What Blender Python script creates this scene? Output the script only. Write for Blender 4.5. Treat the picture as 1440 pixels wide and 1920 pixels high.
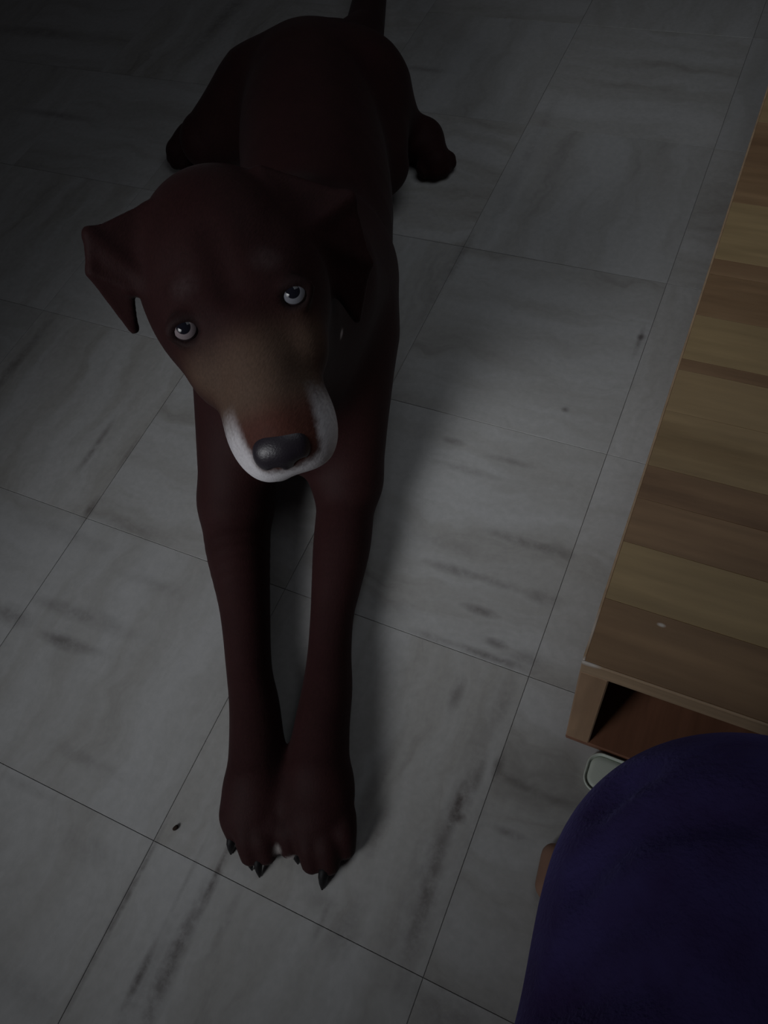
import bpy, bmesh, math, random
import numpy as np
from mathutils import Matrix, Vector

scene = bpy.context.scene
for o in list(bpy.data.objects):
    bpy.data.objects.remove(o)

# ------------------------------------------------------------------ camera
W_PX, H_PX, F_PX, CAM_H = 1440.0, 1920.0, 1450.0, 0.825
# rows: world X, Y, Z written in camera axes (right, down, forward)
CM = np.array([[0.9066986, 0.2787033, -0.3165786],
               [0.3963482, -0.8196910, 0.4135394],
               [-0.1442418, -0.5004309, -0.8536763]])
CAM = np.array([0.0, 0.0, CAM_H])
cd = bpy.data.cameras.new('camera')
co = bpy.data.objects.new('camera', cd)
scene.collection.objects.link(co)
cd.sensor_fit = 'VERTICAL'
cd.sensor_height = 24.0
cd.lens = F_PX / H_PX * 24.0
cd.clip_start = 0.01
R3 = np.column_stack([CM[:, 0], -CM[:, 1], -CM[:, 2]])
m4 = Matrix.Identity(4)
for i in range(3):
    for j in range(3):
        m4[i][j] = R3[i, j]
    m4[i][3] = CAM[i]
co.matrix_world = m4
scene.camera = co

# ------------------------------------------------------------------ light
world = bpy.data.worlds.new('dim_room')
scene.world = world
world.use_nodes = True
bg = world.node_tree.nodes['Background']
bg.inputs[0].default_value = (0.95, 0.92, 1.0, 1)
bg.inputs[1].default_value = 0.012

ld = bpy.data.lights.new('low_left_light', 'AREA')  # soft light from an unseen source at lower left, narrowed to a pool
ld.shape = 'RECTANGLE'
ld.size, ld.size_y = 0.68, 0.68
ld.energy = 0.71
ld.color = (0.95, 0.97, 1.0)
ld.spread = math.radians(40.5)
lo = bpy.data.objects.new('low_left_light', ld)
scene.collection.objects.link(lo)
LP = Vector((-0.72, -0.66, 0.86))
LT = Vector((-0.33, 0.47, 0.0))
lo.location = LP
lo.rotation_euler = (LT - LP).to_track_quat('-Z', 'Y').to_euler()
# added bluish fill overhead, no known lamp; lifts the floor beside the dog
fd_ = bpy.data.lights.new('overhead_fill', 'AREA')
fd_.shape = 'SQUARE'
fd_.size = 0.7
fd_.spread = math.radians(114)
fd_.energy = 0.64
fd_.color = (0.88, 0.94, 1.0)
fo_ = bpy.data.objects.new('overhead_fill', fd_)
scene.collection.objects.link(fo_)
fo_.location = (-0.02, 0.80, 1.25)
fo_.rotation_euler = (Vector((-.20, .92, 0)) - fo_.location).to_track_quat('-Z', 'Y').to_euler()

scene.view_settings.view_transform = 'Standard'
scene.view_settings.look = 'None'
scene.view_settings.exposure = 0.0
scene.view_settings.gamma = 1.0
scene.view_settings.use_curve_mapping = False

# ------------------------------------------------------------------ helpers
def ray(u, v):
    return CM @ np.array([u - W_PX / 2, v - H_PX / 2, F_PX])

def at(u, v, z=0.0):
    """real place at height z that the photograph shows at (u, v)"""
    d = ray(u, v)
    return CAM + d * ((z - CAM_H) / d[2])

def tag(o, label=None, cat=None, group=None, kind=None):
    if label: o['label'] = label
    if cat: o['category'] = cat
    if group: o['group'] = group
    if kind: o['kind'] = kind
    return o

def link(name, me, mat=None, parent=None):
    o = bpy.data.objects.new(name, me)
    scene.collection.objects.link(o)
    if mat is not None and me is not None and not me.materials:
        me.materials.append(mat)
    if parent is not None:
        o.parent = parent
    return o

def mesh_np(name, V, F, smooth=True):
    me = bpy.data.meshes.new(name)
    me.from_pydata([tuple(map(float, v)) for v in V], [], [tuple(map(int, f)) for f in F])
    if smooth:
        me.polygons.foreach_set('use_smooth', [True] * len(me.polygons))
    me.update()
    return me

def box_mesh(name, lo_, hi_, bevel=0.0, seg=1):
    bm = bmesh.new()
    bmesh.ops.create_cube(bm, size=1.0)
    lo_, hi_ = Vector(lo_), Vector(hi_)
    for v in bm.verts:
        v.co = Vector(((v.co.x + .5) * (hi_.x - lo_.x) + lo_.x,
                       (v.co.y + .5) * (hi_.y - lo_.y) + lo_.y,
                       (v.co.z + .5) * (hi_.z - lo_.z) + lo_.z))
    if bevel > 0:
        bmesh.ops.bevel(bm, geom=bm.edges[:], offset=bevel, segments=seg, affect='EDGES', profile=0.5)
    me = bpy.data.meshes.new(name)
    bm.to_mesh(me)
    bm.free()
    return me

# ---- node helpers
class NT:
    def __init__(self, name):
        self.m = bpy.data.materials.new(name)
        self.m.use_nodes = True
        self.t = self.m.node_tree
        self.b = self.t.nodes['Principled BSDF']
    def n(self, typ, **kw):
        nd = self.t.nodes.new(typ)
        for k, v in kw.items():
            setattr(nd, k, v)
        return nd
    def l(self, a, b):
        self.t.links.new(a, b)
    def math(self, op, a, b=None, c=None, clamp=False):
        nd = self.n('ShaderNodeMath', operation=op, use_clamp=clamp)
        for i, x in enumerate((a, b, c)):
            if x is None: continue
            if isinstance(x, (int, float)): nd.inputs[i].default_value = x
            else: self.l(x, nd.inputs[i])
        return nd.outputs[0]
    def vmath(self, op, a, b=None):
        nd = self.n('ShaderNodeVectorMath', operation=op)
        for i, x in enumerate((a, b)):
            if x is None: continue
            if isinstance(x, (tuple, list)): nd.inputs[i].default_value = x
            else: self.l(x, nd.inputs[i])
        return nd
    def ramp(self, fac, stops):
        nd = self.n('ShaderNodeValToRGB')
        el = nd.color_ramp.elements
        while len(el) < len(stops): el.new(0.5)
        for e, (p, c) in zip(el, stops):
            e.position = p
            e.color = c if len(c) == 4 else (*c, 1)
        self.l(fac, nd.inputs[0])
        return nd.outputs[0]
    def mix(self, fac, a, b, typ='MIX'):
        nd = self.n('ShaderNodeMix', data_type='RGBA', blend_type=typ)
        for i, x in ((0, fac), (6, a), (7, b)):
            if isinstance(x, (int, float)): nd.inputs[i].default_value = x
            elif isinstance(x, tuple): nd.inputs[i].default_value = x if len(x) == 4 else (*x, 1)
            else: self.l(x, nd.inputs[i])
        return nd.outputs[2]
    def noise(self, vec, scale, detail=4, rough=.55, dim='3D', w=None):
        nd = self.n('ShaderNodeTexNoise', noise_dimensions=dim)
        nd.inputs['Scale'].default_value = scale
        nd.inputs['Detail'].default_value = detail
        nd.inputs['Roughness'].default_value = rough
        if vec is not None: self.l(vec, nd.inputs['Vector'])
        if w is not None: self.l(w, nd.inputs['W'])
        return nd.outputs[0]
    def bump(self, h, strength, dist):
        nd = self.n('ShaderNodeBump')
        nd.inputs['Strength'].default_value = strength
        nd.inputs['Distance'].default_value = dist
        self.l(h, nd.inputs['Height'])
        self.l(nd.outputs[0], self.b.inputs['Normal'])
    def base(self, x):
        if isinstance(x, tuple): self.b.inputs['Base Color'].default_value = (*x, 1)
        else: self.l(x, self.b.inputs['Base Color'])
    def rough(self, r, spec=.5):
        self.b.inputs['Roughness'].default_value = r
        self.b.inputs['Specular IOR Level'].default_value = spec

# ------------------------------------------------------------------ signed distance modelling
class Field:
    def __init__(self, lo, hi, h):
        self.h = h
        self.lo = np.array(lo, float)
        n = np.ceil((np.array(hi) - self.lo) / h).astype(int) + 1
        self.n = n
        self.d = np.full(n, 0.5, np.float32)
        self.ax = [self.lo[i] + h * np.arange(n[i]) for i in range(3)]
    def _sub(self, lo, hi, pad):
        a = np.clip(np.floor((np.array(lo) - pad - self.lo) / self.h).astype(int), 0, self.n)
        b = np.clip(np.ceil((np.array(hi) + pad - self.lo) / self.h).astype(int) + 1, 0, self.n)
        if np.any(b <= a): return None
        s = tuple(slice(a[i], b[i]) for i in range(3))
        X, Y, Z = np.meshgrid(*[self.ax[i][s[i]] for i in range(3)], indexing='ij', sparse=True)
        return s, X, Y, Z
    def _comb(self, s, f, k, sub=False):
        cur = self.d[s]
        f = f.astype(np.float32)
        if sub:
            a, b = -cur, f
            h = np.maximum(k - np.abs(a - b), 0) / k
            self.d[s] = -(np.minimum(a, b) - h * h * k * .25)
        else:
            h = np.maximum(k - np.abs(cur - f), 0) / k
            self.d[s] = np.minimum(cur, f) - h * h * k * .25
    def cone(self, a, b, ra, rb, k=.01, sub=False):
        """capsule whose radius runs from ra to rb"""
        a, b = np.array(a, float), np.array(b, float)
        r = max(ra, rb)
        q = self._sub(np.minimum(a, b) - r, np.maximum(a, b) + r, k + 3 * self.h)
        if q is None: return
        s, X, Y, Z = q
        ba = b - a
        L2 = max(ba @ ba, 1e-12)
        t = np.clip(((X - a[0]) * ba[0] + (Y - a[1]) * ba[1] + (Z - a[2]) * ba[2]) / L2, 0, 1)
        d = np.sqrt((X - a[0] - t * ba[0])**2 + (Y - a[1] - t * ba[1])**2 + (Z - a[2] - t * ba[2])**2)
        self._comb(s, d - (ra + (rb - ra) * t), k, sub)
    def chain(self, pts, k=.01, sub=False):
        """pts: list of (point, radius)"""
        P = np.array([p for p, r in pts], float); R = np.array([r for p, r in pts], float)
        q = self._sub((P - R[:, None]).min(0), (P + R[:, None]).max(0), k + 3 * self.h)
        if q is None: return
        s, X, Y, Z = q
        best = None
        for a, b, ra, rb in zip(P[:-1], P[1:], R[:-1], R[1:]):
            ba = b - a
            t = np.clip(((X - a[0]) * ba[0] + (Y - a[1]) * ba[1] + (Z - a[2]) * ba[2]) / max(ba @ ba, 1e-12), 0, 1)
            d = np.sqrt((X - a[0] - t * ba[0])**2 + (Y - a[1] - t * ba[1])**2 + (Z - a[2] - t * ba[2])**2) - (ra + (rb - ra) * t)
            best = d if best is None else np.minimum(best, d)
        self._comb(s, best, k, sub)
    def ell(self, c, rad, k=.01, M=None, sub=False):
        c = np.array(c, float); rad = np.array(rad, float)
        M = np.eye(3) if M is None else np.array(M)       # rows: local axes in world
        ext = np.sqrt(((M * rad[:, None])**2).sum(0))
        q = self._sub(c - ext, c + ext, k + 3 * self.h)
        if q is None: return
        s, X, Y, Z = q
        dx, dy, dz = X - c[0], Y - c[1], Z - c[2]
        u = [(dx * M[i, 0] + dy * M[i, 1] + dz * M[i, 2]) for i in range(3)]
        k0 = np.sqrt(sum((u[i] / rad[i])**2 for i in range(3)))
        k1 = np.sqrt(sum((u[i] / rad[i]**2)**2 for i in range(3)))
        self._comb(s, k0 * (k0 - 1) / np.maximum(k1, 1e-6), k, sub)
    def tri(self, a, b, c, r, k=.006):
        """rounded triangular flap of half-thickness r"""
        a, b, c = [np.array(x, float) for x in (a, b, c)]
        q = self._sub(np.min([a, b, c], 0) - r, np.max([a, b, c], 0) + r, k + 3 * self.h)
        if q is None: return
        s, X, Y, Z = q
        shp = np.broadcast(X, Y, Z).shape
        P = np.stack([np.broadcast_to(x, shp) for x in (X, Y, Z)], -1)
        nrm = np.cross(b - a, a - c)
        def edge(p, q2):
            e = q2 - p; w = P - p
            t = np.clip((w @ e) / (e @ e), 0, 1)
            return ((w - t[..., None] * e)**2).sum(-1)
        inside = (np.sign((P - a) @ np.cross(b - a, nrm)) + np.sign((P - b) @ np.cross(c - b, nrm)) + np.sign((P - c) @ np.cross(a - c, nrm))) >= 2.0
        d2 = np.where(inside, ((P - a) @ nrm)**2 / (nrm @ nrm), np.minimum(np.minimum(edge(a, b), edge(b, c)), edge(c, a)))
        self._comb(s, np.sqrt(d2) - r, k)
    def floor(self, z=0.0):
        Z = self.ax[2][None, None, :]
        self.d = np.maximum(self.d, (z - Z).astype(np.float32))
    def mesh(self):
        """naive surface nets"""
        d = self.d
        neg = d < 0
        c = np.zeros(np.array(d.shape) - 1, np.uint8)
        for i in (0, 1):
            for j in (0, 1):
                for k in (0, 1):
                    c += neg[i:d.shape[0] - 1 + i, j:d.shape[1] - 1 + j, k:d.shape[2] - 1 + k]
        cells = np.argwhere((c > 0) & (c < 8))
        idx = -np.ones(c.shape, np.int64)
        idx[tuple(cells.T)] = np.arange(len(cells))
        acc = np.zeros((len(cells), 3)); cnt = np.zeros(len(cells))
        corners = [(i, j, k) for i in (0, 1) for j in (0, 1) for k in (0, 1)]
        val = {co_: d[tuple((cells + co_).T)] for co_ in corners}
        for p in corners:
            for axx in range(3):
                if p[axx] == 0:
                    q = list(p); q[axx] = 1; q = tuple(q)
                    a, b = val[p], val[q]
                    m = (a < 0) != (b < 0)
                    t = a[m] / (a[m] - b[m])
                    pos = np.tile(np.array(p, float), (m.sum(), 1)); pos[:, axx] += t
                    acc[m] += pos; cnt[m] += 1
        V = self.lo + self.h * (cells + acc / cnt[:, None])
        faces = []
        for axx in range(3):
            a = np.take(neg, range(0, d.shape[axx] - 1), axx)
            b = np.take(neg, range(1, d.shape[axx]), axx)
            e = np.argwhere(a != b)
            o1, o2 = [(1, 2), (2, 0), (0, 1)][axx]
            ok = (e[:, o1] > 0) & (e[:, o2] > 0) & (e[:, o1] < d.shape[o1] - 1) & (e[:, o2] < d.shape[o2] - 1)
            e = e[ok]
            u = np.zeros(3, int); u[o1] = 1
            w = np.zeros(3, int); w[o2] = 1
            q = np.stack([idx[tuple((e - u - w).T)], idx[tuple((e - w).T)], idx[tuple(e.T)], idx[tuple((e - u).T)]], 1)
            flip = ~neg[tuple(e.T)]
            q[flip] = q[flip][:, ::-1]
            faces.append(q)
        return V, np.concatenate(faces)

def net_object(name, fld, mat, parent=None, relax=1):
    V, F = fld.mesh()
    for _ in range(relax):                           # light tangential relaxation
        S = np.zeros_like(V); n = np.zeros(len(V))
        for a, b in ((0, 1), (1, 2), (2, 3), (3, 0)):
            np.add.at(S, F[:, a], V[F[:, b]]); np.add.at(n, F[:, a], 1)
            np.add.at(S, F[:, b], V[F[:, a]]); np.add.at(n, F[:, b], 1)
        V = V * .5 + .5 * S / np.maximum(n, 1)[:, None]
    me = bpy.data.meshes.new(name)
    me.vertices.add(len(V)); me.vertices.foreach_set('co', V.astype(np.float32).ravel())
    me.loops.add(F.size); me.loops.foreach_set('vertex_index', F.astype(np.int32).ravel())
    me.polygons.add(len(F))
    me.polygons.foreach_set('loop_start', np.arange(0, F.size, 4, dtype=np.int32))
    me.polygons.foreach_set('loop_total', np.full(len(F), 4, np.int32))
    me.update(calc_edges=True); me.validate()
    me.polygons.foreach_set('use_smooth', [True] * len(me.polygons))
    return link(name, me, mat, parent), V

# ------------------------------------------------------------------ floor of marble tiles
TP, TX0, TY0 = 0.3045, -0.0730, -0.0425

# darker mineral streaks where the marble shows them: u, v in the photograph, along 'x' or 'y', length, width, strength
STREAKS = [
    (262, 1828, 'y', .030, .0045, .75), (250, 1880, 'y', .09, .012, .35), (350, 1745, 'y', .07, .010, .40),
    (318, 1800, 'y', .06, .007, .45), (205, 1742, 'y', .10, .004, .55), (262, 1640, 'y', .06, .003, .45),
    (290, 1890, 'y', .07, .008, .5), (350, 1650, 'y', .05, .003, .3), (420, 1735, 'y', .04, .005, .3),
    (412, 1622, 'y', .035, .003, .6), (400, 1660, 'y', .04, .004, .5),
    (645, 1740, 'y', .03, .016, .40), (600, 1735, 'y', .02, .004, .40), (600, 1690, 'x', .02, .01, .3),
    (862, 1502, 'y', .026, .006, .70), (893, 1465, 'y', .030, .006, .45), (865, 1536, 'y', .006, .005, .75),
    (830, 1560, 'y', .05, .010, .35), (808, 1650, 'y', .07, .008, .50), (790, 1740, 'y', .06, .009, .40),
    (880, 1580, 'y', .10, .012, .20), (935, 1435, 'y', .015, .006, .6), (760, 1700, 'y', .08, .014, .25),
    (958, 1564, 'x', .022, .005, .50), (968, 1466, 'x', .022, .006, .60), (1040, 1500, 'x', .03, .005, .40),
    (856, 1302, 'y', .020, .008, .55), (947, 1312, 'y', .03, .010, .25), (900, 1400, 'y', .08, .014, .25),
    (707, 1560, 'y', .03, .009, .45), (690, 1500, 'y', .07, .010, .30),
    (900, 1145, 'x', .022, .006, .70), (846, 1067, 'x', .034, .007, .55), (1019, 1121, 'x', .022, .010, .50),
    (930, 1092, 'x', .035, .006, .40), (920, 1232, 'x', .050, .005, .70), (929, 1206, 'x', .016, .006, .65),
    (990, 1236, 'x', .030, .010, .45), (808, 1194, 'x', .026, .006, .45), (968, 1012, 'x', .040, .007, .50),
    (1035, 1032, 'x', .030, .007, .50), (954, 864, 'x', .030, .005, .45), (852, 828, 'x', .016, .006, .55),
    (870, 880, 'x', .045, .006, .35), (840, 1020, 'x', .05, .01, .25), (720, 1130, 'x', .05, .012, .30),
    (863, 482, 'y', .055, .008, .50), (820, 540, 'y', .12, .010, .25), (1198, 640, 'y', .030, .004, .55), (1060, 768, 'x', .005, .005, .8),
    (1203, 632, 'x', .006, .006, .6), (985, 300, 'y', .20, .012, .25),
    (180, 835, 'y', .050, .006, .55), (240, 850, 'y', .030, .004, .45), (168, 955, 'y', .022, .007, .65),
    (30, 680, 'y', .12, .010, .50), (20, 1152, 'x', .035, .014, .55), (112, 1205, 'x', .035, .008, .60),
    (140, 1206, 'x', .05, .007, .45), (190, 1165, 'x', .07, .012, .30), (110, 1140, 'x', .05, .010, .35),
    (250, 990, 'x', .06, .012, .30), (120, 1000, 'x', .08, .012, .25), (300, 1100, 'x', .06, .010, .22),
    (420, 30, 'y', .16, .022, .45), (60, 60, 'x', .14, .02, .45), (150, 1420, 'x', .06, .008, .30),
    (60, 1480, 'x', .05, .006, .3), (160, 1590, 'x', .04, .016, .25), (50, 1860, 'x', .05, .02, .25),
    (800, 130, 'x', .05, .010, .5), (100, 215, 'x', .1, .012, .5), (840, 1900, 'x', .06, .02, .35),
]

def marble_material():
    t = NT('marble_tile')
    oi = t.n('ShaderNodeObjectInfo')
    tc = t.n('ShaderNodeTexCoord')
    mp = t.n('ShaderNodeMapping')
    mp.inputs['Scale'].default_value = (16, 2.2, 1)
    t.l(tc.outputs['Object'], mp.inputs[0])
    w = t.math('MULTIPLY', oi.outputs['Random'], 57.0)
    warp = t.noise(tc.outputs['Object'], 9, 3, .6, '4D', w)
    wv = t.n('ShaderNodeCombineXYZ'); t.l(t.math('MULTIPLY', warp, 1.6), wv.inputs[0])
    vec = t.vmath('ADD', mp.outputs[0], wv.outputs[0]).outputs[0]
    veins = t.noise(vec, 1.0, 7, .62, '4D', w)
    cloud = t.noise(tc.outputs['Object'], 7, 5, .6, '4D', w)
    fine = t.noise(tc.outputs['Object'], 120, 3, .6, '4D', w)
    base = t.ramp(veins, [(0.26, (.21, .195, .175)), (0.40, (.37, .36, .34)), (0.56, (.47, .47, .465)), (0.78, (.52, .52, .525))])
    base = t.mix(t.math('MULTIPLY', cloud, .35), base, (.36, .35, .335))
    base = t.mix(.12, base, t.ramp(fine, [(0.3, (.2, .2, .2)), (0.7, (.8, .8, .8))]), 'OVERLAY')
    geo = t.n('ShaderNodeNewGeometry')
    # streaks at their own places on the stone
    wob = t.noise(geo.outputs['Position'], 45, 4, .65)
    wob2 = t.noise(geo.outputs['Position'], 140, 3, .6)
    tot = None
    for (u, v, ax, ln, wd, st) in STREAKS:
        p = at(u, v)
        sx, sy = (ln, wd) if ax == 'x' else (wd, ln)
        d = t.vmath('SUBTRACT', geo.outputs['Position'], (p[0], p[1], p[2])).outputs[0]
        d = t.vmath('MULTIPLY', d, (1 / sx, 1 / sy, 0)).outputs[0]
        ln_ = t.vmath('LENGTH', d).outputs['Value']
        g = t.math('MULTIPLY', t.math('SUBTRACT', 1.25, ln_, clamp=True), st)
        tot = g if tot is None else t.math('ADD', tot, g)
    brk = t.math('MULTIPLY', t.math('SUBTRACT', t.math('ADD', wob, t.math('MULTIPLY', wob2, .5)), .42), 2.4, clamp=True)
    mk = t.math('MULTIPLY', tot, brk, clamp=True)
    base = t.mix(t.math('MULTIPLY', mk, .95), base, (.085, .066, .058))
    tint = t.math('MULTIPLY', oi.outputs['Random'], .22)
    base = t.mix(tint, base, (.37, .385, .40))
    t.base(base)
    r = t.ramp(cloud, [(0.3, (.42, .42, .42)), (0.7, (.58, .58, .58))])
    t.l(r, t.b.inputs['Roughness'])
    t.b.inputs['Specular IOR Level'].default_value = .3
    t.bump(fine, .12, .0006)
    return t.m

M_MARBLE = marble_material()
g_ = NT('cement_grout'); g_.base((.30, .295, .285)); g_.rough(.9, .2)
tn = g_.noise(None, 60, 3); g_.bump(tn, .2, .001)
M_GROUT = g_.m

I0, I1, J0, J1 = -7, 3, -3, 7
x_lo, x_hi = TX0 + I0 * TP, TX0 + I1 * TP
y_lo, y_hi = TY0 + J0 * TP, TY0 + J1 * TP
fl = link('floor', box_mesh('floor', (x_lo, y_lo, -.06), (x_hi, y_hi, -.0015)), M_GROUT)
tag(fl, 'grey marble tiled floor with streaked square tiles', None, None, 'structure')
gap = .0003
bm = bmesh.new()
hw = TP / 2 - gap
ch = .0003
rings = []
for z, s in ((-.0105, hw), (-ch, hw), (0.0, hw - ch)):
    rings.append([bm.verts.new((sx * s, sy * s, z)) for sx, sy in ((-1, -1), (1, -1), (1, 1), (-1, 1))])
for a, b in zip(rings[:-1], rings[1:]):
    for i in range(4):
        bm.faces.new((a[i], a[(i + 1) % 4], b[(i + 1) % 4], b[i]))
bm.faces.new(rings[-1]); bm.faces.new(rings[0][::-1])
tile_me = bpy.data.meshes.new('tile'); bm.to_mesh(tile_me); bm.free()
tile_me.materials.append(M_MARBLE)
rnd = random.Random(11)
FORCED = {(-2, -1): 0, (-2, 0): 0, (-2, 1): 1, (-3, 0): 1, (-3, -1): 1, (-1, 0): 0, (-1, -1): 0, (-1, 1): 1, (0, 0): 1}
for i in range(I0, I1):
    for j in range(J0, J1):
        o = link('tile', tile_me, None, fl)
        rot = FORCED.get((i, j), (i + j) % 2)
        o.location = (TX0 + (i + .5) * TP, TY0 + (j + .5) * TP, rnd.uniform(-.00012, 0))
        o.rotation_euler = (0, 0, (math.pi / 2 if rot else 0) + (math.pi if rnd.random() < .5 else 0))

# ------------------------------------------------------------------ low wooden box with an open end
def wood(name, c_dark, c_mid, c_light, axis='x', scale=1.0, wear=()):
    t = NT(name)
    tc = t.n('ShaderNodeTexCoord'); oi = t.n('ShaderNodeObjectInfo')
    mp = t.n('ShaderNodeMapping')
    sc = {'x': (2.2, 24, 24), 'y': (24, 2.2, 24), 'z': (24, 24, 2.2)}[axis]
    mp.inputs['Scale'].default_value = tuple(s * scale for s in sc)
    t.l(tc.outputs['Object'], mp.inputs[0])
    w = t.math('MULTIPLY', oi.outputs['Random'], 40.0)
    n1 = t.noise(mp.outputs[0], 1.0, 6, .6, '4D', w)
    n2 = t.noise(tc.outputs['Object'], 9, 4, .6, '4D', w)
    mp2 = t.n('ShaderNodeMapping')
    mp2.inputs['Scale'].default_value = tuple(s * scale * 5 for s in sc)
    t.l(tc.outputs['Object'], mp2.inputs[0])
    n3 = t.noise(mp2.outputs[0], 1.0, 3, .5, '4D', w)
    f = t.math('ADD', t.math('MULTIPLY', n1, .75), t.math('MULTIPLY', n2, .25))
    c = t.ramp(f, [(.30, c_dark), (.46, c_mid), (.68, c_light)])
    c = t.mix(.25, c, t.ramp(n3, [(.3, (.25, .25, .25)), (.7, (.75, .75, .75))]), 'OVERLAY')
    c = t.mix(1.0, c, (1.0, .95, .83), 'MULTIPLY')
    geo = t.n('ShaderNodeNewGeometry')
    for (p, sz, st) in wear:
        d = t.vmath('MULTIPLY', t.vmath('SUBTRACT', geo.outputs['Position'], tuple(p)).outputs[0], tuple(1 / q for q in sz)).outputs[0]
        g = t.math('MULTIPLY', t.math('SUBTRACT', 1.0, t.vmath('LENGTH', d).outputs['Value'], clamp=True), st, clamp=True)
        c = t.mix(g, c, (.62, .56, .50))
    t.base(c); t.rough(.5, .3)
    t.bump(n3, .15, .0008)
    return t.m

BX0, BX1, BY0, BY1, BH = -.0185, .44, .2135, 1.30, .2325
bench = bpy.data.objects.new('wooden_bench', None)
scene.collection.objects.link(bench)
bench.location = (BX0, BY0, 0)
tag(bench, 'low box-shaped wooden bench with an open front end, beside the dog', 'bench')
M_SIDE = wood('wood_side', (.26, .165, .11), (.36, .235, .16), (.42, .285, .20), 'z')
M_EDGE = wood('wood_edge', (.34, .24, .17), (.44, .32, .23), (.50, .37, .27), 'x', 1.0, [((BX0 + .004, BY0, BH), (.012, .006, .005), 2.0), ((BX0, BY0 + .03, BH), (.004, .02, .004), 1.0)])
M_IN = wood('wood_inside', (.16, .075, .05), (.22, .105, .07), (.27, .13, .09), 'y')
def bpart(name, lo_, hi_, mat, bev=.0012):
    lo_ = (lo_[0] - BX0, lo_[1] - BY0, lo_[2]); hi_ = (hi_[0] - BX0, hi_[1] - BY0, hi_[2])
    c = [(a + b) / 2 for a, b in zip(lo_, hi_)]
    me = box_mesh(name, [a - q for a, q in zip(lo_, c)], [a - q for a, q in zip(hi_, c)], bev)
    o = link(name, me, mat, bench)
    o.location = c
    return o
TT = .0225                                            # board thickness
bpart('side_panel', (BX0, BY0, .0095), (BX0 + .0235, BY1, BH - TT), M_SIDE)
bpart('side_panel', (BX1 - .0235, BY0, .0095), (BX1, BY1, BH - TT), M_SIDE)
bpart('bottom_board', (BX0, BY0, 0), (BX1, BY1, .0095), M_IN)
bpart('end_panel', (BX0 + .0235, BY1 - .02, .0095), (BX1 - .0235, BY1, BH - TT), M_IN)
bpart('top_panel', (BX0, BY0 + .0022, BH - TT), (BX1, BY1, BH - .004), M_SIDE)
eb = bpart('edge_band', (BX0, BY0, BH - TT), (BX1, BY0 + .0022, BH), M_EDGE, .0006)
eb['label'] = 'paler front edge strip of the top'
eb = bpart('edge_band', (BX0, BY0 + .0022, BH - .004), (BX0 + .0022, BY1, BH), M_EDGE, .0006)
eb['label'] = 'paler long edge strip of the top'
WOODS = {
    'tan': wood('plank_tan', (.24, .165, .090), (.330, .240, .140), (.40, .295, .180), 'x'),
    'red': wood('plank_reddish', (.14, .075, .045), (.235, .145, .088), (.33, .22, .135), 'x'),
    'brown': wood('plank_brown', (.15, .085, .050), (.240, .150, .088), (.325, .215, .130), 'x', 1.0, [(at(1240, 1172, BH), (.004, .002, .01), 1.5)]),
    'olive': wood('plank_olive', (.23, .165, .085), (.325, .240, .136), (.40, .30, .175), 'x', 1.0, [(at(1382, 970, BH), (.0025, .012, .01), 1.2)]),
}
cuts = [(BY0 + .0022, .272, 'brown'), (.272, .327, 'olive'), (.327, .372, 'red'), (.372, .407, 'red'), (.407, .470, 'tan'),
        (.470, .520, 'tan'), (.520, .534, 'red'), (.534, .592, 'olive'), (.592, .650, 'brown'), (.650, .672, 'red'), (.672, .76, 'olive'),
        (.76, .82, 'brown'), (.82, .90, 'red'), (.90, .98, 'tan'), (.98, 1.06, 'brown'), (1.06, 1.15, 'olive'), (1.15, 1.23, 'red'), (1.23, BY1, 'tan')]
for a, b, w in cuts:
    bpart('plank', (BX0 + .0022, a + .0001, BH - .004), (BX1, b - .0001, BH), WOODS[w], .0003)

# ------------------------------------------------------------------ pale tray on the floor in front of the bench
t = NT('pale_plastic'); t.base((.66, .72, .64)); t.rough(.35, .5)
t.bump(t.noise(None, 30, 3), .1, .0008)
M_TRAY = t.m
def rounded_ring(x0, x1, y0, y1, r, n=8):
    pts = []
    for cx, cy, a0 in ((x1 - r, y1 - r, 0), (x0 + r, y1 - r, 90), (x0 + r, y0 + r, 180), (x1 - r, y0 + r, 270)):
        for k in range(n + 1):
            a = math.radians(a0 + 90 * k / n)
            pts.append((cx + r * math.cos(a), cy + r * math.sin(a)))
    return pts
def loft_rings(name, rings, cap=True):
    V, F = [], []
    n = len(rings[0][0])
    for pts, z in rings:
        V += [(x, y, z) for x, y in pts]
    for k in range(len(rings) - 1):
        for i in range(n):
            F.append((k * n + i, k * n + (i + 1) % n, (k + 1) * n + (i + 1) % n, (k + 1) * n + i))
    if cap:
        F.append(tuple(range(n))[::-1]); F.append(tuple((len(rings) - 1) * n + i for i in range(n)))
    me = bpy.data.meshes.new(name); me.from_pydata(V, [], F); me.update()
    me.polygons.foreach_set('use_smooth', [True] * len(me.polygons))
    return me
tray = bpy.data.objects.new('plastic_tray', None)
scene.collection.objects.link(tray)
tray.location = (.075, .190, 0)
tag(tray, 'pale greenish plastic tray with rounded corner, half hidden under the blue knee', 'tray')
X0, X1, Y0, Y1 = -.066, .066, -.019, .0205
RR = lambda s, r: rounded_ring(X0 + s, X1 - s, Y0 + s, Y1 - s, max(r - s, .001))
# raised rim: outside up, over, and down to the floor of the tray
link('rim', loft_rings('rim', [(RR(.0022, .014), .0003), (RR(.0004, .014), .004), (RR(0, .014), .0075), (RR(.0008, .014), .0083), (RR(.0018, .014), .0075), (RR(.0032, .014), .0032)], False), M_TRAY, tray)
link('base', loft_rings('base', [(RR(.0030, .014), .0006), (RR(.0034, .014), .0052), (RR(.0050, .014), .0064), (RR(.008, .014), .0068)]), M_TRAY, tray)

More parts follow.
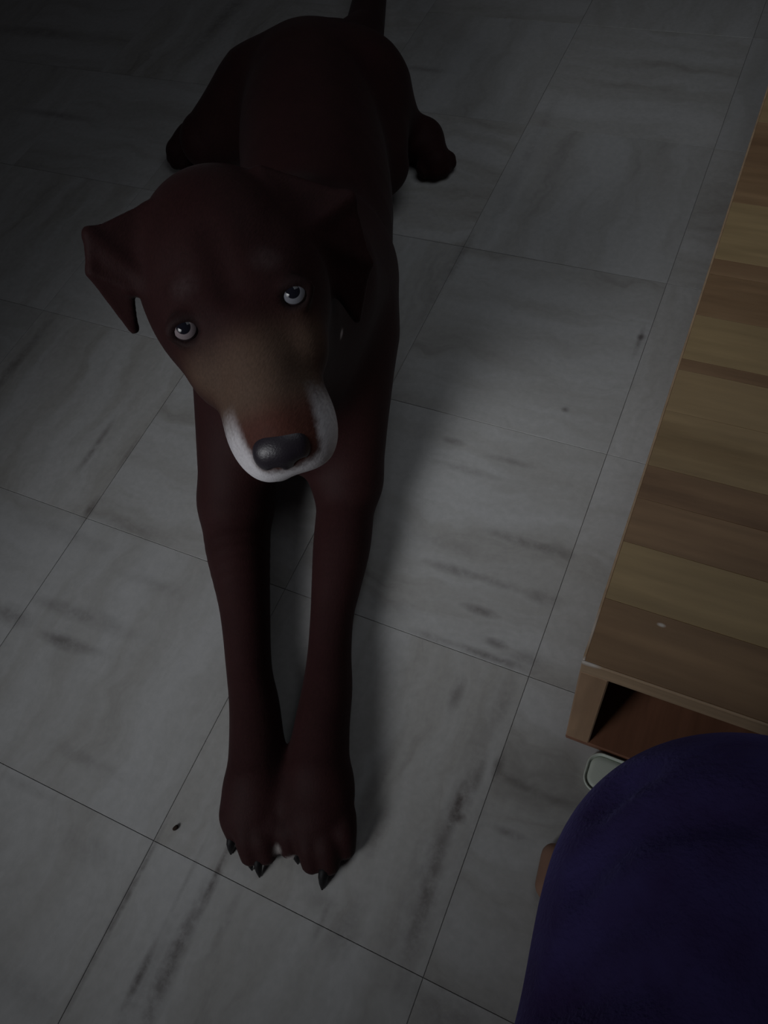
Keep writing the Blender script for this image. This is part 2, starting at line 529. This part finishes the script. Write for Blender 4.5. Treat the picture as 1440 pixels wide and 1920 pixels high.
# ------------------------------------------------------------------ small crumb
cr = Field((-.006, -.006, -.004), (.006, .006, .006), .0005)
cr.ell((0, 0, .0012), (.0034, .0022, .0018), .001); cr.ell((.0016, .0008, .0016), (.0018, .0014, .0016), .001)
t = NT('dark_crumb'); t.base((.03, .018, .013)); t.rough(.8, .2); t.bump(t.noise(None, 900, 2), .4, .0004)
crumb, _ = net_object('crumb', cr, t.m)
p = at(330, 1553); crumb.location = (p[0], p[1], .0004); crumb.rotation_euler = (0, 0, 1.0)
tag(crumb, 'tiny dark brown crumb on the marble floor left of the paws', 'crumb')

# ------------------------------------------------------------------ person: one trousered leg with a bare foot
t = NT('navy_trouser_cloth')
tc = t.n('ShaderNodeTexCoord')
nn = t.noise(tc.outputs['Object'], 420, 2); n2 = t.noise(tc.outputs['Object'], 14, 4, .6)
t.base(t.mix(t.ramp(n2, [(.35, (0, 0, 0)), (.65, (1, 1, 1))]), (.058, .036, .130), (.092, .076, .265)))
t.rough(.95, .15)
t.b.inputs['Sheen Weight'].default_value = .25
t.b.inputs['Sheen Roughness'].default_value = .5
t.b.inputs['Sheen Tint'].default_value = (.35, .33, .8, 1)
hh = t.math('ADD', t.math('MULTIPLY', nn, .3), t.math('MULTIPLY', n2, 1.0))
t.bump(hh, .6, .006)
M_NAVY = t.m
t = NT('brown_skin'); tc = t.n('ShaderNodeTexCoord')
n2 = t.noise(tc.outputs['Object'], 60, 3)
t.base(t.mix(n2, (.26, .145, .10), (.33, .19, .135))); t.rough(.55, .35); t.bump(n2, .15, .001)
M_SKIN = t.m

K = np.array([.0880, .0435, .442])
hip = np.array([.098, -.40, .50])
ank = np.array([.088, -.045, .085])
person = bpy.data.objects.new('person', None)
scene.collection.objects.link(person)
person.location = (0.06, 0.0, 0)
tag(person, 'seated person in dark navy trousers, only one bent knee and the bare foot below showing', 'person')
fd = Field((-.04, -.14, -.01), (.16, .2, .40), .0028)
# foot and lower leg, one body
fd.cone(ank, (.080, .02, .39), .036, .040, .02)
FO = np.array([-.012, -.042, 0])
fd.cone(FO + (.100, -.040, .034), FO + (.062, .075, .026), .030, .024, .03)
fd.cone(ank - (0, .0, .012), FO + (.064, .080, .030), .030, .024, .03)
fd.ell(FO + (.050, .102, .021), (.031, .026, .019), .015)
for q, (dx, ln, r) in enumerate(((-.026, .026, .0125), (-.006, .026, .0092), (.010, .021, .0085), (.024, .014, .008), (.036, .005, .0075))):
    b0 = FO + np.array([.044 + dx * .9, .115 - max(0, q - 1) * .006, .014])
    fd.cone(b0, b0 + np.array([dx * .12, ln, -.001]), r * 1.05, r, .006)
fd.floor(0.0006)
body, _ = net_object('body', fd, M_SKIN, person, 1)
body.location = -np.array([.06, 0, 0])
# trouser leg
ft = Field((-.10, -.44, .10), (.27, .18, .64), .0034)
ft.chain([(K, .0810), (K + (hip - K) * .3, .0850), (K + (hip - K) * .65, .090), (hip, .104)], .03)
ft.chain([(K, .0775), (K + (ank - K) * .35, .066), (ank + np.array([.006, .012, .075]), .062)], .03)
# soft folds running across the thigh and behind the knee
for s, a0, a1, r in ((.12, 150, 250, .010), (.30, 120, 260, .012), (.46, 100, 230, .010), (.66, 140, 270, .012)):
    c = K + (hip - K) * s
    axv = (hip - K) / np.linalg.norm(hip - K)
    e1 = np.cross(axv, [0, 0, 1]); e1 /= np.linalg.norm(e1); e2 = np.cross(e1, axv)
    R = .0725 + .018 * s
    pts = []
    for q in range(9):
        a = math.radians(a0 + (a1 - a0) * q / 8)
        pts.append((c + e1 * math.cos(a) * R + e2 * math.sin(a) * R + axv * .05 * (q / 8 - .5), r * math.sin(math.pi * (q + .6) / 9.2) + .001))
    ft.chain(pts, .014)
def hit(f, u, v):
    d = ray(u, v); d = d / np.linalg.norm(d)
    for q in np.arange(.15, .6, .001):
        p = CAM + d * q
        i = np.round((p - f.lo) / f.h).astype(int)
        if np.all(i >= 0) and np.all(i < f.n) and f.d[tuple(i)] < 0:
            return p
    return None
for line in ([(1120, 1512), (1142, 1490), (1170, 1468), (1205, 1452)], [(1085, 1660), (1125, 1600), (1180, 1560)], [(1240, 1540), (1310, 1520), (1390, 1530)],
             [(1060, 1800), (1120, 1740), (1210, 1700)], [(1030, 1880), (1110, 1850), (1230, 1840)]):
    pts = [hit(ft, u, v) for u, v in line]
    if all(p is not None for p in pts):
        ft.chain([(p, .0042 * math.sin(math.pi * (q + .5) / len(pts)) + .001) for q, p in enumerate(pts)], .014, sub=True)
trs, _ = net_object('trousers', ft, M_NAVY, person, 2)
trs.location = -np.array([.06, 0, 0])
trs['label'] = 'dark navy trouser leg'

# ------------------------------------------------------------------ the dog
# head frame ---------------------------------------------------------
D_HEAD = 0.600
ex, ey = CM[:, 0], CM[:, 1]
rdir = ray(447, 583)
O = CAM + rdir / F_PX * (D_HEAD * F_PX / np.linalg.norm(rdir))
e3 = -rdir / np.linalg.norm(rdir)                       # from the face towards the photographer
ex = ex - e3 * (ex @ e3); ex /= np.linalg.norm(ex)
ey = np.cross(e3, ex) * -1.0
if ey @ CM[:, 1] < 0: ey = -ey
ca = np.array([.290, .957]); ca /= np.linalg.norm(ca)
AX = ca[0] * ex + ca[1] * ey                            # down the muzzle
LT_ = ca[1] * ex - ca[0] * ey                           # across the face, towards its left eye
PIT, ROL = math.radians(22), math.radians(4)
Yh = math.cos(PIT) * AX + math.sin(PIT) * e3
Z0 = math.cos(PIT) * e3 - math.sin(PIT) * AX
Xh = math.cos(ROL) * LT_ + math.sin(ROL) * Z0
Zh = math.cos(ROL) * Z0 - math.sin(ROL) * LT_
MH = np.array([Xh, Yh, Zh])
def hd(x, y, z):                                        # head frame in cm -> world
    return O + .01 * (x * Xh + y * Yh + z * Zh)
def vw(a, b, c):                                        # across, down the face, towards viewer, in cm
    return O + .01 * (a * LT_ + b * AX + c * e3)

def spline(pts, n=5):
    """resample (point, radius) smoothly"""
    P = np.array([list(p) + [r] for p, r in pts])
    P = np.vstack([2 * P[0] - P[1], P, 2 * P[-1] - P[-2]])
    out = []
    for i in range(1, len(P) - 2):
        for q in range(n):
            t = q / n
            a, b, c, d = P[i - 1], P[i], P[i + 1], P[i + 2]
            out.append(.5 * (2 * b + (c - a) * t + (2 * a - 5 * b + 4 * c - d) * t * t + (3 * b - a - 3 * c + d) * t**3))
    out.append(P[-2])
    return [(o[:3], max(o[3], .002)) for o in out]

def dog_field(h):
    f = Field((-1.02, -.06, -.01), (-.13, 1.50, .52), h)
    A = at
    # trunk: chest on the floor, back rising to the withers, rump and haunches
    f.ell((-.447, .525, .125), (.088, .165, .125), .05, M=[[.95, .30, 0], [-.30, .95, 0], [0, 0, 1]])
    f.chain(spline([((-.462, .57, .165), .088), ((-.530, .74, .150), .100), ((-.612, .88, .140), .104), ((-.675, 1.0, .120), .100)]), .05)
    f.cone((-.462, .56, .215), (-.64, .95, .185), .052, .056, .06)
    f.cone((-.672, 1.0, .125), (-.695, 1.05, .115), .098, .085, .05)
    f.cone((-.500, .67, .088), (-.625, .90, .092), .084, .084, .05)             # belly on the floor
    # haunches, folded hind legs and feet
    for sgn, hip_, knee, hock, foot, toe in (
        (1, (-.755, .975, .120), A(392, 262, .085), (-.850, .965, .030), A(362, 266, .032), A(338, 284, .026)),
        (-1, (-.605, 1.025, .125), (-.535, .930, .075), (-.535, 1.055, .035), A(795, 262, .030), A(817, 303, .022))):
        f.cone(hip_, knee, .083, .047, .04)
        f.cone(hip_, hock, .066, .032, .035)
        f.cone(hock, foot, .029, .028, .02)
        f.cone(foot, toe, .031, .025, .015)
        d = np.array(toe) - np.array(foot); d[2] = 0; d /= np.linalg.norm(d)
        pn = np.array([-d[1], d[0], 0])
        for q, (s, l) in enumerate(((-.022, .006), (-.008, .016), (.008, .016), (.022, .006))):
            b = np.array(toe) + pn * s; b[2] = .018
            f.cone(b, b + d * l + np.array([0, 0, -.003]), .0125, .011, .006)
    # tail lying away over the floor
    f.chain([((-.66, 1.10, .135), .045), (A(683, 60, .11), .034), (A(695, -10, .085), .030), (A(712, -110, .05), .024), (A(735, -190, .03), .016)], .03)
    # neck rising to the head
    f.cone((-.452, .535, .215), hd(.3, -6.5, -8.5), .092, .078, .05)
    f.cone((-.447, .49, .14), hd(0.2, -1.0, -10.0), .085, .055, .04)
    f.cone((-.43, .58, .20), (-.40, .50, .27), .08, .075, .05)
    # fore legs
    f.cone((-.505, .47, .150), A(443, 935, .055), .056, .044, .035)
    f.cone((-.385, .53, .150), A(652, 895, .055), .056, .042, .035)
    left = [(443, 938, .045, .043), (446, 1022, .043, .0385), (459, 1136, .037, .0290), (467, 1251, .032, .0250), (477, 1322, .031, .0268), (481, 1390, .031, .0285), (481, 1455, .030, .030)]
    right = [(652, 895, .045, .037), (648, 950, .043, .0345), (641, 1022, .041, .0335), (631, 1093, .038, .0285), (623, 1151, .035, .0245), (618, 1222, .032, .0240), (614, 1290, .032, .0268), (604, 1360, .032, .0290), (597, 1440, .030, .0315)]
    for leg in (left, right):
        f.chain(spline([(A(u, v, z), r) for u, v, z, r in leg]), .018)
    f.ell(A(478, 1500, .025), (.0335, .038, .025), .018)
    f.ell(A(597, 1505, .026), (.0355, .042, .026), .018)
    TO = TOES
    for (b, t) in TO:
        pb, pt = A(b[0], b[1] - 14, .023), A(t[0], t[1], .0130)
        mid = (pb + pt) / 2; mid[2] = .0245
        f.chain(spline([(pb, .0120), (mid, .0132), (pt, .0108)]), .005)
    # head ------------------------------------------------------------
    f.ell(hd(-.2, -6.0, -4.9), (.066, .080, .059), .02, MH)
    for s in (-1, 1):
        f.ell(hd(s * 2.6, -1.9, -1.4), (.024, .022, .016), .014, MH)           # brows
        f.ell(hd(s * 3.9, 1.0, -4.4), (.020, .040, .032), .025, MH)            # cheeks
        f.ell(hd(s * 4.7, -3.5, -5.2), (.022, .040, .036), .02, MH)            # temples
    f.chain(spline([(hd(0, 0.0, -4.2), .044), (hd(0, 4.0, -3.9), .0385), (hd(0, 7.0, -3.5), .0345), (hd(0, 9.3, -3.0), .031)]), .02)
    f.cone(hd(0, -1.2, -1.9), hd(0, 8.4, -1.6), .019, .0165, .015)             # bridge
    for s in (-1, 1):
        f.ell(hd(s * 2.05, 8.3, -3.9), (.0225, .037, .029), .014, MH)          # flews
        f.ell(hd(s * 1.3, 10.5, -3.4), (.0155, .014, .0175), .010, MH)
    f.chain([(hd(0, 3.0, -7.2), .026), (hd(-.5, 7.5, -6.6), .022), (hd(-1.3, 10.3, -5.9), .0175)], .010)
    f.cone(hd(0, -6.0, 1.75), hd(0, -1.5, 0.85), .004, .003, .018, sub=True)   # furrow of the forehead
    # eyes: set each ball just under the surface, then cut the socket and lay the lids round it
    for s, (la, axl) in ((-1, (-4.12, .12)), (1, (4.32, .0))):
        pr = [vw(la, axl, c) for c in np.arange(-6, 3, .05)]
        ii = [tuple(np.clip(np.round((p - f.lo) / f.h).astype(int), 0, f.n - 1)) for p in pr]
        dd = np.array([f.d[i] for i in ii])
        surf = np.arange(-6, 3, .05)[np.where(dd < 0)[0].max()]
        EYE[s] = vw(la, axl, surf - .72)
    for s in (-1, 1):
        c = EYE[s]
        f.cone(c, c + .006 * e3, .0114, .0116, .003, sub=True)
        for a0, a1, r, dz in ((182, 358, .0036, .0066), (2, 178, .0028, .0050)):
            pts = []
            for q in range(15):
                a = math.radians(a0 + (a1 - a0) * q / 14)
                up_ = a0 > 180
                rr = .0118
                ay = math.sin(a) * (0.58 if up_ else .94)
                pts.append((c + rr * (math.cos(a) * LT_ + ay * AX) + (dz - .0030 * abs(math.cos(a))**2) * e3, r))
            f.chain(pts, .005)
            if up_:
                f.chain([(c + (p - c) * .97 - .0012 * e3 + .0018 * (-AX), .0042) for p, r in pts], .004)
    # ears
    Rf, Rb = vw(-5.6, -3.2, -4.6), vw(-4.2, -9.3, -6.0)
    F1, F2, E_, T_ = vw(-8.7, -8.5, -4.8), vw(-9.55, -5.9, -4.6), vw(-7.4, -4.0, -4.8), vw(-8.55, -1.1, -8.0)
    th = .0036
    f.tri(Rb, F1, Rf, th, .010); f.tri(F1, E_, Rf, th, .008); f.tri(F1, F2, E_, th, .006)
    f.tri(F2, E_, T_, th, .005); f.tri(F1, F2, T_, .003, .005)
    Rf, Rb = vw(6.6, -4.2, -5.0), vw(5.2, -9.6, -6.4)
    O1, O2, T_ = vw(11.6, -5.9, -7.4), vw(11.7, -.6, -8.6), vw(9.6, 3.6, -9.6)
    f.tri(Rb, O1, Rf, .0042, .012); f.tri(O1, O2, Rf, .0042, .010); f.tri(O2, T_, Rf, .0042, .008)
    f.floor(0.0005)
    return f

EYE = {}
TOES = [  # base, tip in the photograph
    ((438, 1524), (441, 1560)), ((464, 1548), (470, 1603)), ((493, 1552), (499, 1601)), ((517, 1540), (517, 1578)),
    ((546, 1545), (545, 1590)), ((580, 1560), (585, 1618)), ((614, 1562), (617, 1620)), ((646, 1545), (647, 1590))]

# coat material -------------------------------------------------------
t = NT('short_coat')
at_ = t.n('ShaderNodeAttribute', attribute_name='coat')
tc = t.n('ShaderNodeTexCoord')
mp = t.n('ShaderNodeMapping'); mp.inputs['Scale'].default_value = (900, 260, 500)
t.l(tc.outputs['Object'], mp.inputs[0])
hair = t.noise(mp.outputs[0], 1.0, 3, .6)
patch = t.noise(tc.outputs['Object'], 26, 4, .6)
c = t.mix(.35, at_.outputs['Color'], t.ramp(hair, [(.3, (.25, .25, .25)), (.7, (.75, .75, .75))]), 'OVERLAY')
c = t.mix(.25, c, t.ramp(patch, [(.3, (.3, .3, .3)), (.7, (.7, .7, .7))]), 'OVERLAY')
t.base(c); t.rough(.66, .12)
t.b.inputs['Sheen Weight'].default_value = .03
t.b.inputs['Sheen Roughness'].default_value = .4
t.bump(t.math('ADD', t.math('MULTIPLY', hair, .5), patch), .3, .0022)
M_COAT = t.m

dog = bpy.data.objects.new('dog', None)
scene.collection.objects.link(dog)
DB = np.array([-.50, .60, 0.0])
dog.location = DB
tag(dog, 'dark chocolate brown dog with greying muzzle lying on the tiled floor, front legs stretched out', 'dog')
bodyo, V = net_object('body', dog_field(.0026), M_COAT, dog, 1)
bodyo.location = -DB

def sst(a, b, x):
    q = np.clip((x - a) / (b - a), 0, 1)
    return q * q * (3 - 2 * q)
q = (V - O) * 100
hx, hy, hz = q @ Xh, q @ Yh, q @ Zh
nz = np.array([math.sin(i * 12.9898) for i in range(7)])
jit = .5 + .5 * np.sin(hx * 7.1 + np.sin(hy * 5.3) * 2) * np.sin(hy * 6.3 + np.sin(hz * 8.1) * 2)
inhead = ((np.abs(hx) < 7.5) & (hy > -9) & (hy < 14) & (hz > -9.5)).astype(float)
col = np.tile(np.array([.027, .0092, .0094]), (len(V), 1))
def paint(mask, c):
    global col
    mask = np.clip(mask, 0, 1)[:, None]
    col = col * (1 - mask) + np.array(c) * mask
# slightly paler legs along the outside, brown muzzle, russet band above the nose, grey lips, brows
paint(inhead * sst(-.5, 3.5, hy) * sst(-7, -2, hz) * .85, (.065, .033, .025))
paint(inhead * sst(.5, 4, hy) * (1 - sst(7.5, 9.5, hy)) * sst(-3.6, -1.5, hz) * .75, (.120, .078, .056))
paint(inhead * sst(6.2, 9.0, hy) * sst(-2.2, -.8, hz) * .85, (.085, .030, .022))
rad = np.sqrt((hx / 1.0)**2 + (hz + 3.4)**2 * .8)
lip = inhead * sst(6.2 , 9.6 , hy + .5 * jit) * (1 - sst(-1.75, -.75, hz + .25 * jit - .55 * sst(2.0, 3.2, np.abs(hx)) + .5 * sst(10.2, 11.4, hy)))
paint(lip * (.72 + .12 * jit + .16 * sst(9, 12, hy)), (.78, .76, .79))
for s in (-1, 1):
    d = np.sqrt((hx - s * 3.1)**2 / 1.4 + (hy + 3.0)**2 + (hz + .6)**2 / 4)
    paint(inhead * (1 - sst(.2, 1.5, d)) * (.4 + .6 * jit) * .2, (.16, .13, .13))
    c = (EYE[s] - O) * 100
    d = np.sqrt((hx - c @ Xh)**2 + (hy - c @ Yh)**2 + (hz - c @ Zh)**2)
    paint(inhead * (1 - sst(1.25, 1.75, d)) * .8, (.018, .010, .010))
# white tuft on the inner side of one paw
p = at(533, 1565, .018)
d = np.linalg.norm((V - p) * np.array([1.3, .55, 1]), axis=1)
paint((1 - sst(.006, .013, d)) * .8, (.55, .52, .50))
p = at(549, 1606, .012)
d = np.linalg.norm(V - p, axis=1)
paint((1 - sst(.004, .009, d)) * .8, (.50, .47, .46))
# a small pale spot painted on the throat beside the ear
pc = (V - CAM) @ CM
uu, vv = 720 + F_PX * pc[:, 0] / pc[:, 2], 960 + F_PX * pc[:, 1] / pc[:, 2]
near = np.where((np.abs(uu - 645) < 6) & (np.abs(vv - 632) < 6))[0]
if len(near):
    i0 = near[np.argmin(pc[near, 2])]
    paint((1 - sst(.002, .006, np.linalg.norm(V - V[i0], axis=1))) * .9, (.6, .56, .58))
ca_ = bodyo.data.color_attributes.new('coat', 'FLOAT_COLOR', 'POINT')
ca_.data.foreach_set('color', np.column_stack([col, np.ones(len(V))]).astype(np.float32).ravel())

# nose -----------------------------------------------------------------
t = NT('nose_leather'); tc = t.n('ShaderNodeTexCoord')
nn = t.noise(tc.outputs['Object'], 700, 2)
t.base((.024, .019, .026)); t.rough(.40, .6); t.bump(nn, .35, .0006)
M_NOSE = t.m
Nc = hd(0, 10.8, -1.5)
fn = Field(Nc - .038, Nc + .038, .0011)
fn.ell(hd(-.35, 10.3, -.78), (.0198, .0140, .0100), .006, MH)
fn.ell(hd(-.35, 10.9, -1.9), (.0145, .0120, .0150), .008, MH)
for s in (-1, 1):
    fn.ell(hd(s * 1.2 - .35, 10.6, -1.4), (.0105, .0120, .0105), .005, MH)
for s in (-1, 1):
    fn.ell(hd(s * .95 - .35, 11.9, -1.5), (.0045, .006, .0045), .002, MH, sub=True)
    fn.cone(hd(s * 1.2 - .35, 11.7, -1.75), hd(s * 2.0 - .35, 11.2, -2.0), .0026, .0016, .002, sub=True)
fn.cone(hd(-.25, 12.3, -1.2), hd(-.25, 11.9, -3.2), .0010, .0010, .0012, sub=True)
nose, _ = net_object('nose', fn, M_NOSE, dog, 1)
nose.location = -DB
nose['label'] = 'dark grey brown nose'

# eyes -----------------------------------------------------------------
def eye_mat(name, colr, rough=.05, spec=.4):
    t = NT(name); t.base(colr); t.rough(rough, spec)
    tc = t.n('ShaderNodeTexCoord'); t.bump(t.noise(tc.outputs['Object'], 300, 2), .02, .0002)
    return t.m
M_PUP = eye_mat('pupil', (.010, .010, .016))
M_IRL = eye_mat('iris_pinkish_grey', (.26, .215, .225))
M_IRR = eye_mat('iris_pale_grey', (.22, .225, .255))
M_SCL = eye_mat('eye_dark_rim', (.03, .02, .022), .2)
for s, gz, mi, lab in ((-1, e3 * 1 - .22 * AX - .10 * LT_, M_IRL, 'eye with pinkish grey ring round a dark pupil'),
                       (1, e3 * 1 - .20 * AX - .06 * LT_, M_IRR, 'eye with pale bluish grey ring round a dark pupil')):
    gz = gz / np.linalg.norm(gz)
    bm = bmesh.new()
    bmesh.ops.create_uvsphere(bm, u_segments=36, v_segments=36, radius=.0108)
    me = bpy.data.meshes.new('eye'); bm.to_mesh(me); bm.free()
    me.materials.append(M_PUP); me.materials.append(mi); me.materials.append(M_SCL)
    for p in me.polygons:
        a = math.degrees(math.acos(max(-1, min(1, p.center.normalized().z))))
        p.material_index = 0 if a < 31 else (1 if a < 57 else 2)
        p.use_smooth = True
    o = link('eye', me, None, dog)
    o.rotation_euler = Vector(gz).to_track_quat('Z', 'Y').to_euler()
    o.location = EYE[s] - DB
    o['label'] = lab

# claws ----------------------------------------------------------------
t = NT('dark_claw'); t.base((.008, .007, .008)); t.rough(.6, .25)
tc = t.n('ShaderNodeTexCoord'); t.bump(t.noise(tc.outputs['Object'], 200, 2), .1, .0005)
M_CLAW = t.m
def claw(b, m, tip, r):
    pts = [np.array(b), np.array(m), np.array(tip)]
    V, F = [], []
    n = 8
    ctr = [pts[0], (pts[0] + pts[1]) / 2 + np.array([0, 0, .001]), pts[1], (pts[1] + pts[2]) / 2, pts[2]]
    rad = [r, r * .98, r * .88, r * .62, r * .16]
    d = pts[2] - pts[0]; d /= np.linalg.norm(d)
    sx = np.cross(d, [0, 0, 1]); sx /= np.linalg.norm(sx); sz = np.cross(sx, d)
    for c, rr in zip(ctr, rad):
        for k in range(n):
            a = 2 * math.pi * k / n
            V.append(c + sx * math.cos(a) * rr * .75 + sz * math.sin(a) * rr)
    for k in range(4):
        for i in range(n):
            F.append((k * n + i, k * n + (i + 1) % n, (k + 1) * n + (i + 1) % n, (k + 1) * n + i))
    F.append(tuple(range(n))[::-1]); F.append(tuple(4 * n + i for i in range(n)))
    o = link('claw', mesh_np('claw', [v - DB for v in V], F), M_CLAW, dog)
    return o
for b, tip, r in (((438, 1566), (433, 1602), .0048), ((469, 1606), (473, 1632), .0036), ((486, 1606), (487, 1645), .0046), ((515, 1578), (514, 1598), .0036),
                  ((549, 1592), (553, 1612), .0034), ((559, 1594), (559, 1620), .0044), ((612, 1622), (604, 1668), .0058), ((648, 1592), (645, 1616), .0038)):
    B, T = at(b[0], b[1] - 4, .0145), at(tip[0], tip[1], .0012)
    m = (B + T) / 2; m[2] = .0120
    claw(B, m, T, r * 1.4)
